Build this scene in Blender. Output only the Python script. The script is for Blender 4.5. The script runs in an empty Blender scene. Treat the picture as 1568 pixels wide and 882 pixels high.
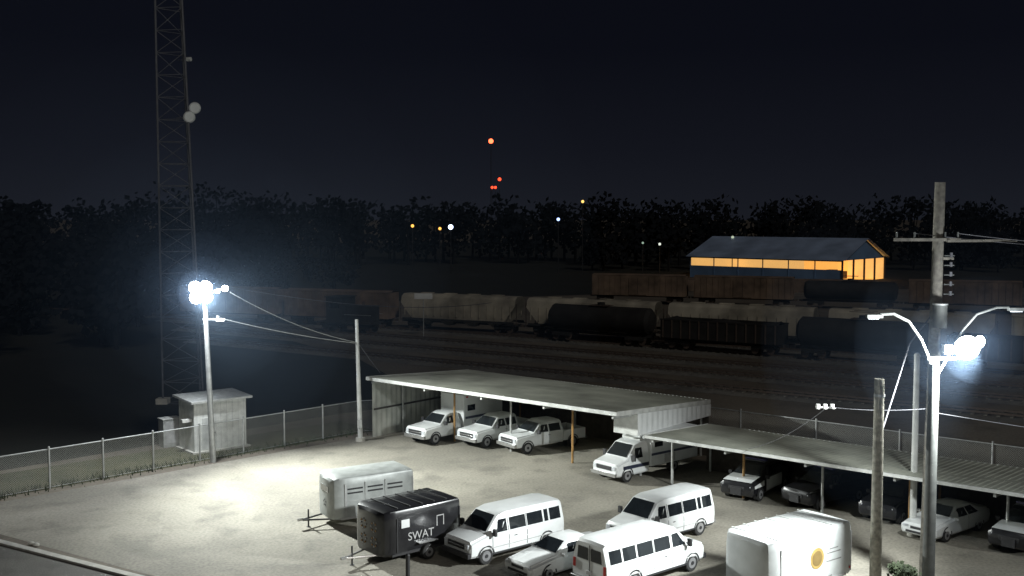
import bpy, math, random
from math import radians, sin, cos, pi
from mathutils import Vector, Matrix
random.seed(7)
S = bpy.context.scene
COL = S.collection

# ------------------------------------------------------------------ materials
MATS = {}
def mat(name, col, rough=.6, metal=0.0, var=.18, scale=3.0, bump=0.0, emit=None, estr=0, coat=0.0):
    if name in MATS: return MATS[name]
    m = bpy.data.materials.new(name); m.use_nodes = True
    nt = m.node_tree; N = nt.nodes; L = nt.links
    b = N["Principled BSDF"]
    b.inputs["Roughness"].default_value = rough
    b.inputs["Metallic"].default_value = metal
    if coat: b.inputs["Coat Weight"].default_value = coat
    tc = N.new("ShaderNodeTexCoord")
    nz = N.new("ShaderNodeTexNoise"); nz.inputs["Scale"].default_value = scale; nz.inputs["Detail"].default_value = 4
    L.new(tc.outputs["Object"], nz.inputs["Vector"])
    cr = N.new("ShaderNodeValToRGB")
    cr.color_ramp.elements[0].position = .3; cr.color_ramp.elements[1].position = .7
    cr.color_ramp.elements[0].color = tuple(c*(1-var) for c in col)+(1,)
    cr.color_ramp.elements[1].color = tuple(min(1, c*(1+var)) for c in col)+(1,)
    L.new(nz.outputs["Fac"], cr.inputs["Fac"]); L.new(cr.outputs["Color"], b.inputs["Base Color"])
    if bump:
        bp = N.new("ShaderNodeBump"); bp.inputs["Strength"].default_value = bump
        L.new(nz.outputs["Fac"], bp.inputs["Height"]); L.new(bp.outputs["Normal"], b.inputs["Normal"])
    if emit:
        b.inputs["Emission Color"].default_value = emit+(1,)
        b.inputs["Emission Strength"].default_value = estr
        m.cycles.emission_sampling = 'NONE'
    MATS[name] = m
    return m
def plain(name,col):
    m=bpy.data.materials.new(name); m.use_nodes=True; N=m.node_tree.nodes; N.remove(N["Principled BSDF"])
    d=N.new("ShaderNodeBsdfDiffuse"); d.inputs[0].default_value=col+(1,)
    m.node_tree.links.new(d.outputs[0],N["Material Output"].inputs[0]); return m

WHITE = mat("white_paint", (.66,.68,.68), .38, var=.08, scale=1.5, coat=.4)
TRAILW = mat("white_trailer_skin", (.44,.46,.46), .5, var=.12, scale=1.2)
WHITE2 = mat("white_paint_dull", (.50,.51,.49), .6, var=.2, scale=2)
BLACKP = mat("black_paint", (.012,.012,.014), .3, var=.3, coat=.4)
GLASS = mat("window_glass", (.012,.015,.018), .08, var=.2, coat=.6)
RUBBER = mat("rubber", (.018,.018,.018), .85)
RIM = mat("wheel_rim", (.35,.35,.36), .4, .6)
DARK = mat("dark_plastic", (.02,.02,.022), .6)
CHROME = mat("chrome", (.5,.5,.5), .25, .8)
LAMPG = mat("headlight_glass", (.5,.52,.55), .15, coat=.6)
RED = mat("red_lens", (.35,.02,.015), .3)
AMBER = mat("amber_paint", (.32,.18,.06), .5)
SILVER = mat("aluminium_skin", (.38,.40,.39), .45, .25, var=.2, scale=2)
GALV = mat("galvanised_steel", (.42,.43,.42), .5, .4, var=.2)
POLEM = mat("dull_pole_steel", (.10,.105,.10), .75, .1, var=.25)
CABLE = mat("cable_sheath", (.10,.10,.11), .6)
ROOFM = mat("corrugated_roof_metal", (.38,.39,.33), .6, .1, var=.28, scale=.5)
WALLM = mat("corrugated_wall_metal", (.45,.46,.42), .6, .1, var=.3, scale=.8)
DKWALL = mat("dark_brown_shade", (.05,.042,.035), .8, var=.4)  # dark tone carries the shade on the carport back wall
WOOD = mat("weathered_wood", (.14,.13,.11), .85, var=.4, scale=5, bump=.4)
PALEWOOD = mat("pale_weathered_wood", (.24,.23,.19), .85, var=.4, scale=5, bump=.4)
CONC = mat("concrete", (.42,.41,.37), .85, var=.2, scale=2, bump=.2)
SHEDW = mat("shed_white_siding", (.62,.63,.60), .65, var=.15)
PORC = mat("porcelain", (.5,.5,.48), .3)
HOPG = mat("railcar_grey", (.40,.365,.29), .75, var=.5, scale=.35)
HOPD = mat("railcar_dark", (.018,.017,.016), .8, var=.5, scale=.6)
HOPB = mat("railcar_brown", (.17,.12,.085), .8, var=.5, scale=.4)
STEEL = mat("rusty_steel", (.10,.075,.06), .7, .3)
LEAF = mat("foliage", (.035,.05,.022), .8, var=.5, scale=.6)
LEAFD = plain("distant_foliage", (.013,.0155,.019))  # haze and night dimness put into the colour as a dark bluish tint
BARK = plain("bark", (.016,.016,.018))
GOLD = mat("gold_decal", (.30,.21,.07), .5)
GREYD = mat("grey_decal", (.4,.4,.4), .5)
STRIPE = mat("stripe_decal", (.05,.06,.10), .4)

# ------------------------------------------------------------------ mesh builder
class MB:
    def __init__(s): s.v=[]; s.f=[]; s.m=[]; s.mats=[]
    def mi(s, m):
        if m not in s.mats: s.mats.append(m)
        return s.mats.index(m)
    def poly(s, pts, m):
        i=len(s.v); s.v += [tuple(p) for p in pts]; s.f.append(tuple(range(i,i+len(pts)))); s.m.append(s.mi(m))
    def box(s, c, d, m, rz=0, ry=0, rx=0):
        R = Matrix.Rotation(rz,3,'Z')@Matrix.Rotation(ry,3,'Y')@Matrix.Rotation(rx,3,'X')
        i=len(s.v); c=Vector(c)
        for x in (-.5,.5):
            for y in (-.5,.5):
                for z in (-.5,.5):
                    s.v.append(tuple(c+R@Vector((x*d[0],y*d[1],z*d[2]))))
        k=s.mi(m)
        for f in ((0,1,3,2),(4,6,7,5),(0,4,5,1),(2,3,7,6),(0,2,6,4),(1,5,7,3)):
            s.f.append(tuple(i+j for j in f)); s.m.append(k)
    def cyl(s, p0, p1, r0, m, r1=None, n=12, cap=True):
        if r1 is None: r1=r0
        p0=Vector(p0); p1=Vector(p1); d=(p1-p0)
        if d.length<1e-6: return
        q=d.to_track_quat('Z','Y').to_matrix(); i=len(s.v); k=s.mi(m)
        for p,r in ((p0,r0),(p1,r1)):
            for a in range(n):
                t=2*pi*a/n; s.v.append(tuple(p+q@Vector((r*cos(t),r*sin(t),0))))
        for a in range(n):
            b=(a+1)%n; s.f.append((i+a,i+b,i+n+b,i+n+a)); s.m.append(k)
        if cap:
            s.f.append(tuple(i+a for a in reversed(range(n)))); s.m.append(k)
            s.f.append(tuple(i+n+a for a in range(n))); s.m.append(k)
    def grid(s, fn, nu, nv, m):
        i=len(s.v); k=s.mi(m)
        for a in range(nu+1):
            for b in range(nv+1): s.v.append(tuple(fn(a/nu,b/nv)))
        for a in range(nu):
            for b in range(nv):
                p=i+a*(nv+1)+b; s.f.append((p,p+nv+1,p+nv+2,p+1)); s.m.append(k)
    def sphere(s, c, r, m, n=10, sq=(1,1,1)):
        c=Vector(c)
        s.grid(lambda u,v: c+Vector((r*sq[0]*sin(pi*v)*cos(2*pi*u), r*sq[1]*sin(pi*v)*sin(2*pi*u), r*sq[2]*cos(pi*v))), n, n//2+1, m)
    def obj(s, name, parent=None, smooth=True, angle=38, bevel=0):
        me=bpy.data.meshes.new(name); me.from_pydata(s.v,[],s.f)
        for m in s.mats: me.materials.append(m)
        me.polygons.foreach_set("material_index", s.m)
        if smooth:
            me.polygons.foreach_set("use_smooth",[True]*len(s.f))
            me.update(); me.set_sharp_from_angle(angle=radians(angle))
        me.update()
        o=bpy.data.objects.new(name, me); COL.objects.link(o)
        if parent: o.parent=parent
        if bevel:
            b=o.modifiers.new("bevel",'BEVEL'); b.width=bevel; b.segments=2; b.limit_method='ANGLE'; b.harden_normals=False
        return o

def empty(name, loc=(0,0,0), rz=0):
    e=bpy.data.objects.new(name,None); e.empty_display_size=.3; COL.objects.link(e)
    e.location=loc; e.rotation_euler=(0,0,rz); return e

def place(e, rz_deg, ref_local, ref_world):
    a=radians(rz_deg); x,y=ref_local
    e.rotation_euler=(0,0,a)
    e.location=(ref_world[0]-(x*cos(a)-y*sin(a)), ref_world[1]-(x*sin(a)+y*cos(a)), 0)

# ------------------------------------------------------------------ vehicle loft
class Loft:
    def __init__(s, st): s.st=sorted(st, key=lambda t:-t[0])
    def ring(s, t):
        x,zb,zl,zt,wl,wb,wt=t
        r=min(.12,(zt-zl)*.6); zm=(zb+.1+zl)/2+.04; wm=max(wl,wb)+.02
        h=[(0,zb),(wl-.07,zb),(wl,zb+.1),(wm,zm),(wb,zl),(wt,zt-r),(wt-.3*r,zt-.3*r),(wt-r,zt),(0,zt+.02)]
        return h
    def build(s, mb, m):
        rings=[]
        for t in s.st:
            h=s.ring(t); full=[(t[0],y,z) for y,z in h]+[(t[0],-y,z) for y,z in reversed(h[1:-1])]
            i=len(mb.v); mb.v+=full; rings.append((i,len(full)))
        k=mb.mi(m)
        for (a,n),(b,_) in zip(rings,rings[1:]):
            for j in range(n):
                j2=(j+1)%n; mb.f.append((a+j,b+j,b+j2,a+j2)); mb.m.append(k)
        a,n=rings[0]; mb.f.append(tuple(a+j for j in range(n))); mb.m.append(k)
        a,n=rings[-1]; mb.f.append(tuple(a+j for j in reversed(range(n)))); mb.m.append(k)
    def at(s, x):
        st=s.st
        if x>=st[0][0]: return st[0]
        for a,b in zip(st,st[1:]):
            if a[0]>=x>=b[0]:
                f=(a[0]-x)/max(1e-6,(a[0]-b[0])); return tuple(p+(q-p)*f for p,q in zip(a,b))
        return st[-1]
    def y(s, x, z):
        h=s.ring(s.at(x))[2:8]
        for (y0,z0),(y1,z1) in zip(h,h[1:]):
            if z0<=z<=z1: return y0+(y1-y0)*(z-z0)/max(1e-6,z1-z0)
        return h[0][0] if z<h[0][1] else h[-1][0]
    def side(s, mb, c, m, off=.010, nx=5, nz=3, sides=(1,-1)):
        for sg in sides:
            def fn(u,v):
                x0=c[0][0]+(c[1][0]-c[0][0])*u; z0=c[0][1]+(c[1][1]-c[0][1])*u
                x1=c[3][0]+(c[2][0]-c[3][0])*u; z1=c[3][1]+(c[2][1]-c[3][1])*u
                x=x0+(x1-x0)*v; z=z0+(z1-z0)*v
                return (x, sg*(s.y(x,z)+off), z)
            mb.grid(fn,nx,nz,m)
    def screen(s, mb, i, j, m, t0=.07, t1=.93, off=.035):
        a=s.st[i]; b=s.st[j]
        ra=min(.12,(a[3]-a[2])*.6); rb=min(.12,(b[3]-b[2])*.6)
        d=Vector((b[0]-a[0],0,b[3]-a[3])); n=Vector((d.z,0,-d.x)); 
        if n.z<0: n=-n
        n.normalize(); n*=off
        def fn(u,v):
            t=t0+(t1-t0)*v; w=(a[6]-ra)*(1-t)+(b[6]-rb)*t - .03
            y=-w+2*w*u
            return (a[0]+d.x*t+n.x, y, a[3]+d.z*t+n.z)
        mb.grid(fn,4,3,m)

def wheels(e, xs, w, r=.38, tw=.25, arch=True):
    mb=MB()
    for x in xs:
        for sg in (1,-1):
            yo=sg*(w+.02); yi=sg*(w-tw)
            mb.cyl((x,yi,r),(x,yo-sg*.03,r),r,RUBBER,n=24)
            mb.cyl((x,yo-sg*.03,r),(x,yo,r),r,RUBBER,r1=r*.9,n=24)
            mb.cyl((x,yo,r),(x,yo+sg*.006,r),r*.6,RIM,n=20)
            mb.cyl((x,yo+sg*.006,r),(x,yo+sg*.03,r),r*.22,DARK,n=10)
            if arch:
                pts=[(x+ (r+.08)*cos(t), sg*(w+.028-.0), r+(r+.08)*sin(t)) for t in [pi*k/14 for k in range(15)]]
                ins=[(x+(r+.005)*cos(t), sg*(w+.028), r+(r+.005)*sin(t)) for t in [pi*k/14 for k in range(15)]]
                for a in range(14): mb.poly([pts[a],pts[a+1],ins[a+1],ins[a]],DARK)
    return mb.obj("wheels",e)

def van(name, ext=0):
    e=empty(name); R=-2.7-ext
    lf=Loft([(2.70,.45,.80,1.00,.86,.88,.80),(2.62,.38,.95,1.10,.95,.96,.88),(2.1,.36,1.10,1.22,1.0,.99,.90),
      (1.75,.36,1.18,1.30,1.0,1.0,.90),(1.05,.36,1.20,2.00,1.0,1.0,.80),(.6,.36,1.2,2.10,1.0,1.0,.82),
      (R+.5,.36,1.2,2.10,1.0,1.0,.82),(R+.1,.36,1.2,2.05,.99,.99,.80),(R,.40,1.2,1.95,.96,.96,.77)])
    b=MB(); lf.build(b,WHITE); b.obj("body",e,angle=30)
    g=MB(); lf.screen(g,3,4,GLASS)
    lf.side(g,[(1.42,1.28),(.66,1.28),(.66,1.80),(1.06,1.80)],GLASS)
    edges=[(.50,-.42),(-.52,-1.42),(-1.52,R+.95),(R+.85,R+.2)]
    for a,c in edges: lf.side(g,[(a,1.28),(c,1.28),(c,1.80),(a,1.80)],GLASS)
    for sg in (1,-1):
        g.poly([(R-.012,sg*.07,1.28),(R-.012,sg*.70,1.28),(R-.012,sg*.64,1.78),(R-.012,sg*.07,1.78)],GLASS)
    g.obj("windows",e,smooth=False)
    t=MB()
    lf.side(t,[(2.2,.66),(R+.15,.66),(R+.15,.70),(2.2,.70)],GREYD,off=.012,nx=12,nz=1)
    for xx in (.58,-.47,1.5):
        lf.side(t,[(xx+.014,.5),(xx-.014,.5),(xx-.014,1.85 if xx<1 else 1.2),(xx+.014,1.85 if xx<1 else 1.2)],DARK,off=.006,nx=1,nz=5)
    lf.side(t,[(2.2,.37),(R+.15,.37),(R+.15,.45),(2.2,.45)],DARK,off=.012,nx=12,nz=1)
    t.box((R-.008,0,1.2),(.02,.03,1.4),DARK)
    t.box((2.72,0,.84),(.06,1.15,.22),DARK); t.box((2.74,0,.86),(.05,1.1,.03),CHROME)
    for sg in (1,-1):
        t.box((2.70,sg*.72,.86),(.08,.24,.2),LAMPG); t.box((R-.01,sg*.86,1.05),(.05,.13,.36),RED)
        t.box((1.50,sg*1.16,1.36),(.12,.2,.3),DARK); t.box((1.5,sg*1.05,1.3),(.05,.2,.05),DARK)
        t.box((.2,sg*1.022,1.0),(.16,.02,.04),DARK)
    t.box((2.74,0,.5),(.16,1.9,.2),DARK); t.box((R-.07,0,.48),(.16,1.9,.18),CHROME); t.box((R-.02,.0,.78),(.03,.32,.16),GREYD)
    t.obj("trim",e,bevel=.01)
    wheels(e,(1.85,-1.65),.99)
    return e

def pickup(name, crew=True, paint=WHITE, box=None):
    e=empty(name); cr=-.95 if crew else -.35
    lf=Loft([(2.8,.52,.85,1.02,.9,.92,.84),(2.7,.45,1.02,1.14,.98,.98,.9),(1.6,.45,1.14,1.22,1,1,.92),(1.35,.45,1.16,1.26,1,1,.9),
       (.70,.45,1.2,1.80,1,1,.76),(.35,.45,1.2,1.90,1,1,.77),(cr+.1,.45,1.2,1.88,1,1,.77),(cr,.45,1.2,1.78,1,1,.76)])
    b=MB(); lf.build(b,paint); b.obj("cab",e,angle=30)
    g=MB(); lf.screen(g,3,4,GLASS)
    lf.side(g,[(1.1,1.26),(.25,1.26),(.25,1.70),(.66,1.70)],GLASS)
    if crew: lf.side(g,[(.13,1.26),(-.75,1.26),(-.75,1.70),(.13,1.70)],GLASS)
    g.poly([(cr-.01,-.62,1.3),(cr-.01,.62,1.3),(cr-.01,.58,1.7),(cr-.01,-.58,1.7)],GLASS)
    g.obj("windows",e,smooth=False)
    t=MB()
    if box is None:
        x0=cr-.04; x1=-2.8; xm=(x0+x1)/2; l=x0-x1
        for sg in (1,-1): t.box((xm,sg*.96,.86),(l,.08,.66),paint); t.box((xm,sg*.55,.9),(l-.1,.02,.02),DARK)
        t.box((xm,0,.66),(l,1.84,.06),DARK); t.box((x1+.03,0,.86),(.06,1.84,.64),paint); t.box((x0-.03,0,.9),(.05,1.84,.55),paint)
        t.box((x1-.1,0,.5),(.16,1.9,.18),CHROME)
        for sg in (1,-1): t.box((x1-.01,sg*.92,.95),(.05,.12,.4),RED)
    t.box((2.82,0,.86),(.06,1.2,.26),DARK); t.box((2.85,0,.86),(.04,1.2,.05),CHROME)
    for sg in (1,-1):
        t.box((2.79,sg*.77,.88),(.08,.25,.24),LAMPG)
        t.box((1.12,sg*1.14,1.34),(.12,.24,.24),DARK); t.box((.2,sg*1.022,1.05),(.16,.02,.04),DARK)
        lf.side(t,[(.2,.5),(.175,.5),(.175,1.2),(.2,1.2)],DARK,off=.006,nx=1,nz=4)
    t.box((2.84,0,.58),(.18,1.95,.22),CHROME)
    t.obj("trim",e,bevel=.012)
    wheels(e,(1.9,-1.75),.99,r=.40)
    if box:
        L0,L1,zt=box; c=MB(); xm=(L0+L1)/2
        c.box((xm,0,(.75+zt)/2),(L0-L1,2.3,zt-.75),WHITE)
        c.obj("cargo_box",e,bevel=.05)
        d=MB(); d.box((xm,0,.64),(L0-L1,1.0,.18),DARK)
        for sg in (1,-1):
            d.box((xm,sg*1.155,1.45),(L0-L1-.3,.012,.16),STRIPE)
            d.box((L0-.7,sg*1.156,2.1),(.7,.012,.4),GLASS); d.box((L1+.8,sg*1.156,1.1),(.9,.012,.55),GREYD)
            for k in range(3): d.box((L0-.3-k*(L0-L1-.6)/2,sg*1.157,zt-.15),(.18,.02,.1),RED)
        d.box((L1-.01,0,1.7),(.02,1.5,1.7),GREYD)
        d.obj("box_fittings",e)
    return e

def ambulance(name):
    e=empty(name)
    lf=Loft([(2.9,.45,.80,1.00,.86,.88,.80),(2.82,.38,.95,1.10,.95,.96,.88),(2.3,.36,1.10,1.22,1.0,.99,.90),
      (1.95,.36,1.18,1.30,1.0,1.0,.90),(1.25,.36,1.20,2.02,1.0,1.0,.80),(.8,.36,1.2,2.12,1.0,1.0,.82),(.3,.4,1.2,2.12,1,1,.82)])
    b=MB(); lf.build(b,WHITE); b.obj("cab",e,angle=30)
    g=MB(); lf.screen(g,3,4,GLASS); lf.side(g,[(1.62,1.28),(.8,1.28),(.8,1.82),(1.26,1.82)],GLASS); g.obj("windows",e,smooth=False)
    c=MB(); c.box((-1.75,0,1.62),(4.1,2.3,1.9),WHITE); c.obj("patient_box",e,bevel=.06)
    t=MB(); t.box((-1.75,0,.58),(4.0,1.2,.2),DARK)
    for sg in (1,-1):
        t.box((-1.75,sg*1.158,1.35),(4.0,.012,.14),STRIPE)
        t.box((-.35,sg*1.158,1.95),(.7,.014,.4),GLASS); t.box((-2.5,sg*1.158,1.95),(.8,.014,.35),GLASS)
        t.box((-1.3,sg*1.163,1.0),(.9,.014,.5),GREYD)
        t.box((2.90,sg*.72,.86),(.08,.24,.2),LAMPG); t.box((1.7,sg*1.16,1.36),(.12,.2,.34),DARK)
        lf.side(t,[(2.4,.75),(.32,.75),(.32,.95),(2.4,.95)],STRIPE,off=.012,nx=8,nz=1)
    t.box((2.92,0,.84),(.06,1.15,.22),DARK); t.box((2.95,0,.5),(.16,1.9,.2),CHROME)
    t.box((.55,0,2.19),(.3,1.3,.10),WHITE2)
    t.obj("trim",e,bevel=.01)
    wheels(e,(2.05,-1.85),.99,r=.39)
    return e

def sedan(name, paint=WHITE):
    e=empty(name)
    lf=Loft([(2.45,.35,.60,.70,.76,.78,.68),(2.36,.28,.68,.80,.88,.88,.76),(1.3,.26,.86,.96,.92,.92,.80),(1.0,.26,.9,1.0,.92,.92,.8),
     (.25,.26,.94,1.38,.92,.91,.64),(-.2,.26,.95,1.45,.92,.91,.64),(-.9,.26,.95,1.42,.92,.91,.63),(-1.7,.26,.95,1.08,.92,.91,.72),
     (-2.3,.28,.92,1.03,.88,.88,.74),(-2.44,.35,.8,.95,.82,.82,.7)])
    b=MB(); lf.build(b,paint); b.obj("body",e,angle=30)
    g=MB(); lf.screen(g,3,4,GLASS); lf.screen(g,7,6,GLASS)
    lf.side(g,[(.72,.99),(-.3,.99),(-.3,1.31),(.22,1.31)],GLASS,nx=8)
    lf.side(g,[(-.38,.99),(-1.3,.99),(-.95,1.31),(-.38,1.31)],GLASS,nx=8)
    g.obj("windows",e,smooth=False)
    t=MB()
    for sg in (1,-1):
        t.box((2.38,sg*.62,.66),(.14,.32,.13),LAMPG); t.box((-2.42,sg*.62,.84),(.06,.3,.14),RED); t.box((.75,sg*.98,.98),(.14,.16,.12),paint)
        lf.side(t,[(-.33,.35),(-.35,.35),(-.35,.94),(-.33,.94)],DARK,off=.006,nx=1,nz=4)
    t.box((2.44,0,.62),(.05,.75,.12),DARK); t.box((2.44,0,.42),(.08,1.2,.10),DARK)
    t.obj("trim",e,bevel=.012)
    wheels(e,(1.5,-1.35),.90,r=.33,tw=.21)
    return e

def suv(name, paint=BLACKP, hood=None, bar=True):
    e=empty(name)
    st=[(2.5,.45,.78,.92,.82,.84,.76),(2.42,.36,.92,1.04,.93,.94,.84),(1.5,.34,1.06,1.16,.97,.97,.86),(1.25,.34,1.08,1.18,.97,.97,.86),
     (.55,.34,1.12,1.68,.97,.97,.72),(.15,.34,1.12,1.78,.97,.97,.73),(-1.8,.34,1.12,1.76,.97,.97,.73),(-2.35,.34,1.12,1.62,.96,.96,.72),(-2.5,.42,1.05,1.15,.92,.92,.80)]
    lf=Loft(st)
    b=MB(); lf.build(b,paint); b.obj("body",e,angle=30)
    g=MB(); lf.screen(g,3,4,GLASS); lf.screen(g,8,7,GLASS)
    lf.side(g,[(.95,1.17),(.1,1.17),(.1,1.62),(.5,1.62)],GLASS)
    lf.side(g,[(0,1.17),(-.95,1.17),(-.95,1.62),(0,1.62)],GLASS); lf.side(g,[(-1.05,1.17),(-2.15,1.17),(-1.95,1.6),(-1.05,1.62)],GLASS)
    g.obj("windows",e,smooth=False)
    t=MB()
    if hood:
        t.grid(lambda u,v:(1.22+1.20*u, -.80+1.6*v, (1.185 if u<.2 else 1.185-.125*(u-.2)/.8)+.045),6,4,hood)
        lf.side(t,[(.95,.45),(-1.0,.45),(-1.0,1.10),(.95,1.10)],hood,off=.012,nx=8)
        lf.side(t,[(2.3,.78),(1.2,.78),(1.2,1.06),(2.3,.92)],hood,off=.012,nx=8)
        t.grid(lambda u,v:(.5-.5*u-.1,-.6+1.2*v,1.81),2,2,hood)
    for sg in (1,-1):
        t.box((2.44,sg*.66,.82),(.1,.26,.18),LAMPG); t.box((-2.44,sg*.84,1.0),(.08,.14,.32),RED); t.box((1.0,sg*1.07,1.2),(.12,.2,.18),DARK)
    t.box((2.5,0,.76),(.06,.9,.2),DARK); t.box((2.56,0,.6),(.06,.6,.4),DARK)
    if bar: t.box((.1,0,1.88),(.28,1.2,.11),mat("lightbar",(.05,.05,.15),.2))
    t.obj("trim",e,bevel=.012)
    wheels(e,(1.6,-1.45),.96,r=.37)
    return e

def cargo_trailer(name, L, W, zb, zt, paint, decal=None):
    e=empty(name); h=L/2; w=W/2; b=MB()
    lf=Loft([(h,zb,zt-.5,zt-.2,w-.42,w-.42,w-.46),(h-.10,zb,zt-.45,zt-.08,w-.18,w-.18,w-.2),(h-.32,zb,zt-.4,zt,w-.04,w-.04,w-.05),(h-.6,zb,zt-.4,zt,w,w,w-.01),
             (-h+.06,zb,zt-.4,zt,w,w,w-.01),(-h,zb+.03,zt-.42,zt-.05,w-.03,w-.03,w-.04)])
    lf.build(b,paint); b.obj("body",e,angle=28)
    t=MB()
    for sg in (1,-1): t.cyl((h-.2,sg*.6,zb-.03),(h+1.15,sg*.04,zb-.03),.045,CHROME if paint is BLACKP else DARK,n=6)
    t.box((h+1.25,0,zb-.01),(.3,.12,.1),CHROME); t.cyl((h+.85,0,.03),(h+.85,0,zb+.45),.04,DARK); t.cyl((h+.85,0,0.0),(h+.85,0,.03),.1,DARK)
    for xx in (h-.62,-h+.04):
        for sg in (1,-1): t.box((xx,sg*(w+.026),(zb+zt)/2-.1),(.05,.02,zt-zb-.5),GREYD if paint is not BLACKP else DARK)
    for sg in (1,-1):
        t.box((-.15,sg*(w+.11),.80),(1.0 if L<4.3 else 1.7,.22,.04),CHROME); t.box((-h+.1,sg*(w+.03),zb+.3),(.1,.02,.1),RED)
        t.box((0,sg*(w+.02),zb+.06),(L-.7,.03,.1),GREYD if paint is not BLACKP else DARK)
    t.obj("fittings",e)
    wheels(e,(-.15,) if L<4.3 else (.25,-.55),w+.2,r=.34,tw=.2,arch=False)
    return e,h,w

# ------------------------------------------------------------------ ground
def ground_mat(name, c1, c2, c3, s1, s2, rough=.9, bump=.25):
    m=bpy.data.materials.new(name); m.use_nodes=True; nt=m.node_tree; N=nt.nodes; L=nt.links; b=N["Principled BSDF"]
    b.inputs["Roughness"].default_value=rough
    tc=N.new("ShaderNodeTexCoord")
    def noise(s,d=6,dist=0):
        n=N.new("ShaderNodeTexNoise"); n.inputs["Scale"].default_value=s; n.inputs["Detail"].default_value=d; n.inputs["Distortion"].default_value=dist
        L.new(tc.outputs["Object"],n.inputs["Vector"]); return n
    n1=noise(s1,6,.6); n2=noise(s2,7); n3=noise(s2*14,3)
    r1=N.new("ShaderNodeValToRGB"); r1.color_ramp.elements[0].position=.36; r1.color_ramp.elements[1].position=.64
    r1.color_ramp.elements[0].color=c1+(1,); r1.color_ramp.elements[1].color=c2+(1,)
    L.new(n1.outputs["Fac"],r1.inputs["Fac"])
    r2=N.new("ShaderNodeValToRGB"); r2.color_ramp.elements[0].position=.52; r2.color_ramp.elements[1].position=.70
    r2.color_ramp.elements[0].color=(0,0,0,1); r2.color_ramp.elements[1].color=(.6,.6,.6,1)
    L.new(n2.outputs["Fac"],r2.inputs["Fac"])
    mx=N.new("ShaderNodeMixRGB"); mx.inputs[2].default_value=c3+(1,)
    L.new(r2.outputs["Color"],mx.inputs[0]); L.new(r1.outputs["Color"],mx.inputs[1])
    m2=N.new("ShaderNodeMixRGB"); m2.blend_type='MULTIPLY'; m2.inputs[0].default_value=.55
    r3=N.new("ShaderNodeValToRGB"); r3.color_ramp.elements[0].position=.3; r3.color_ramp.elements[1].position=.6
    r3.color_ramp.elements[0].color=(.45,.45,.45,1)
    L.new(n3.outputs["Fac"],r3.inputs["Fac"]); L.new(mx.outputs[0],m2.inputs[1]); L.new(r3.outputs["Color"],m2.inputs[2])
    L.new(m2.outputs[0],b.inputs["Base Color"])
    bp=N.new("ShaderNodeBump"); bp.inputs["Strength"].default_value=bump; bp.inputs["Distance"].default_value=.03
    L.new(n3.outputs["Fac"],bp.inputs["Height"]); L.new(bp.outputs["Normal"],b.inputs["Normal"])
    return m
G_RAIL=ground_mat("rail_yard_gravel",(.12,.10,.078),(.18,.155,.12),(.07,.06,.05),.06,.35)
G_LOT=ground_mat("worn_lot_surface",(.19,.178,.148),(.31,.29,.24),(.12,.112,.095),.12,.5)
G_STREET=ground_mat("street_asphalt",(.10,.095,.085),(.14,.135,.115),(.06,.058,.05),.2,1.0)
G_GRASS=ground_mat("dry_grass",(.05,.052,.022),(.085,.08,.04),(.10,.09,.06),.5,1.6,bump=.8)
G_UNLIT=ground_mat("unlit_dark_ground",(.012,.013,.009),(.02,.02,.013),(.01,.01,.008),.1,.7,bump=.8)  # lack of light put into the ground colour
G_BALL=ground_mat("track_ballast",(.12,.112,.10),(.18,.17,.15),(.07,.065,.06),.3,2)

def sheet(name, pts, m, z):
    b=MB(); b.poly([(x,y,z) for x,y in pts],m); return b.obj(name,smooth=False)
sheet("ground",[(-2500,-300),(2500,-300),(2500,3500),(-2500,3500)],G_RAIL,0)
sheet("unlit_ground",[(-200,20),(-60,25),(-40,52),(-13,81),(-6,86),(-16,112),(-40,150),(-60,200),(-200,320)],G_UNLIT,.003)  # dark sheet added where the ground lies unlit
sheet("far_unlit_ground",[(-400,330),(-62,205),(-30,185),(40,215),(250,240),(600,330),(600,600),(-400,600)],G_UNLIT,.003)  # same darkened colour for the unlit far ground
sheet("grass_verge",[(-60,22),(-33,50.6),(-30.6,53.1),(-9.5,74.5),(-12.5,78),(-38,54),(-60,30)],G_GRASS,.006)
sheet("parking_lot",[(-29.2,53.2),(-16.5,45.0),(20,22),(60,8),(60,24),(27,51),(-3.2,79),(-9.0,73.4)],G_LOT,.010)
kd=Vector((.856,-.518,0)); kn=Vector((-.518,-.856,0)); K0=Vector((-23.7,48.9,0))
a=K0-kd*60; c=K0+kd*60
s1=a+kn*.3; s2=c+kn*.3
sheet("street",[tuple(s1[:2]),tuple((s1+kn*12)[:2]),tuple((s2+kn*12)[:2]),tuple(s2[:2])],G_STREET,.008)
b=MB()
b.grid(lambda u,v:(a+(c-a)*u+kn*(.34*v)+Vector((0,0,.10))),60,1,CONC)
b.grid(lambda u,v:(a+(c-a)*u+kn*.34+Vector((0,0,.10*v))),60,1,CONC)
b.grid(lambda u,v:(a+(c-a)*u+Vector((0,0,.10*v))),60,1,CONC)
b.obj("kerb",smooth=False)
b=MB()
for i in range(2):
    p=K0+kd*(2.2+i*.35)+Vector((-.1,.5,.08)); b.sphere(p,.12,CONC,8,(1.4,1,.8))
b.obj("rock")

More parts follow.
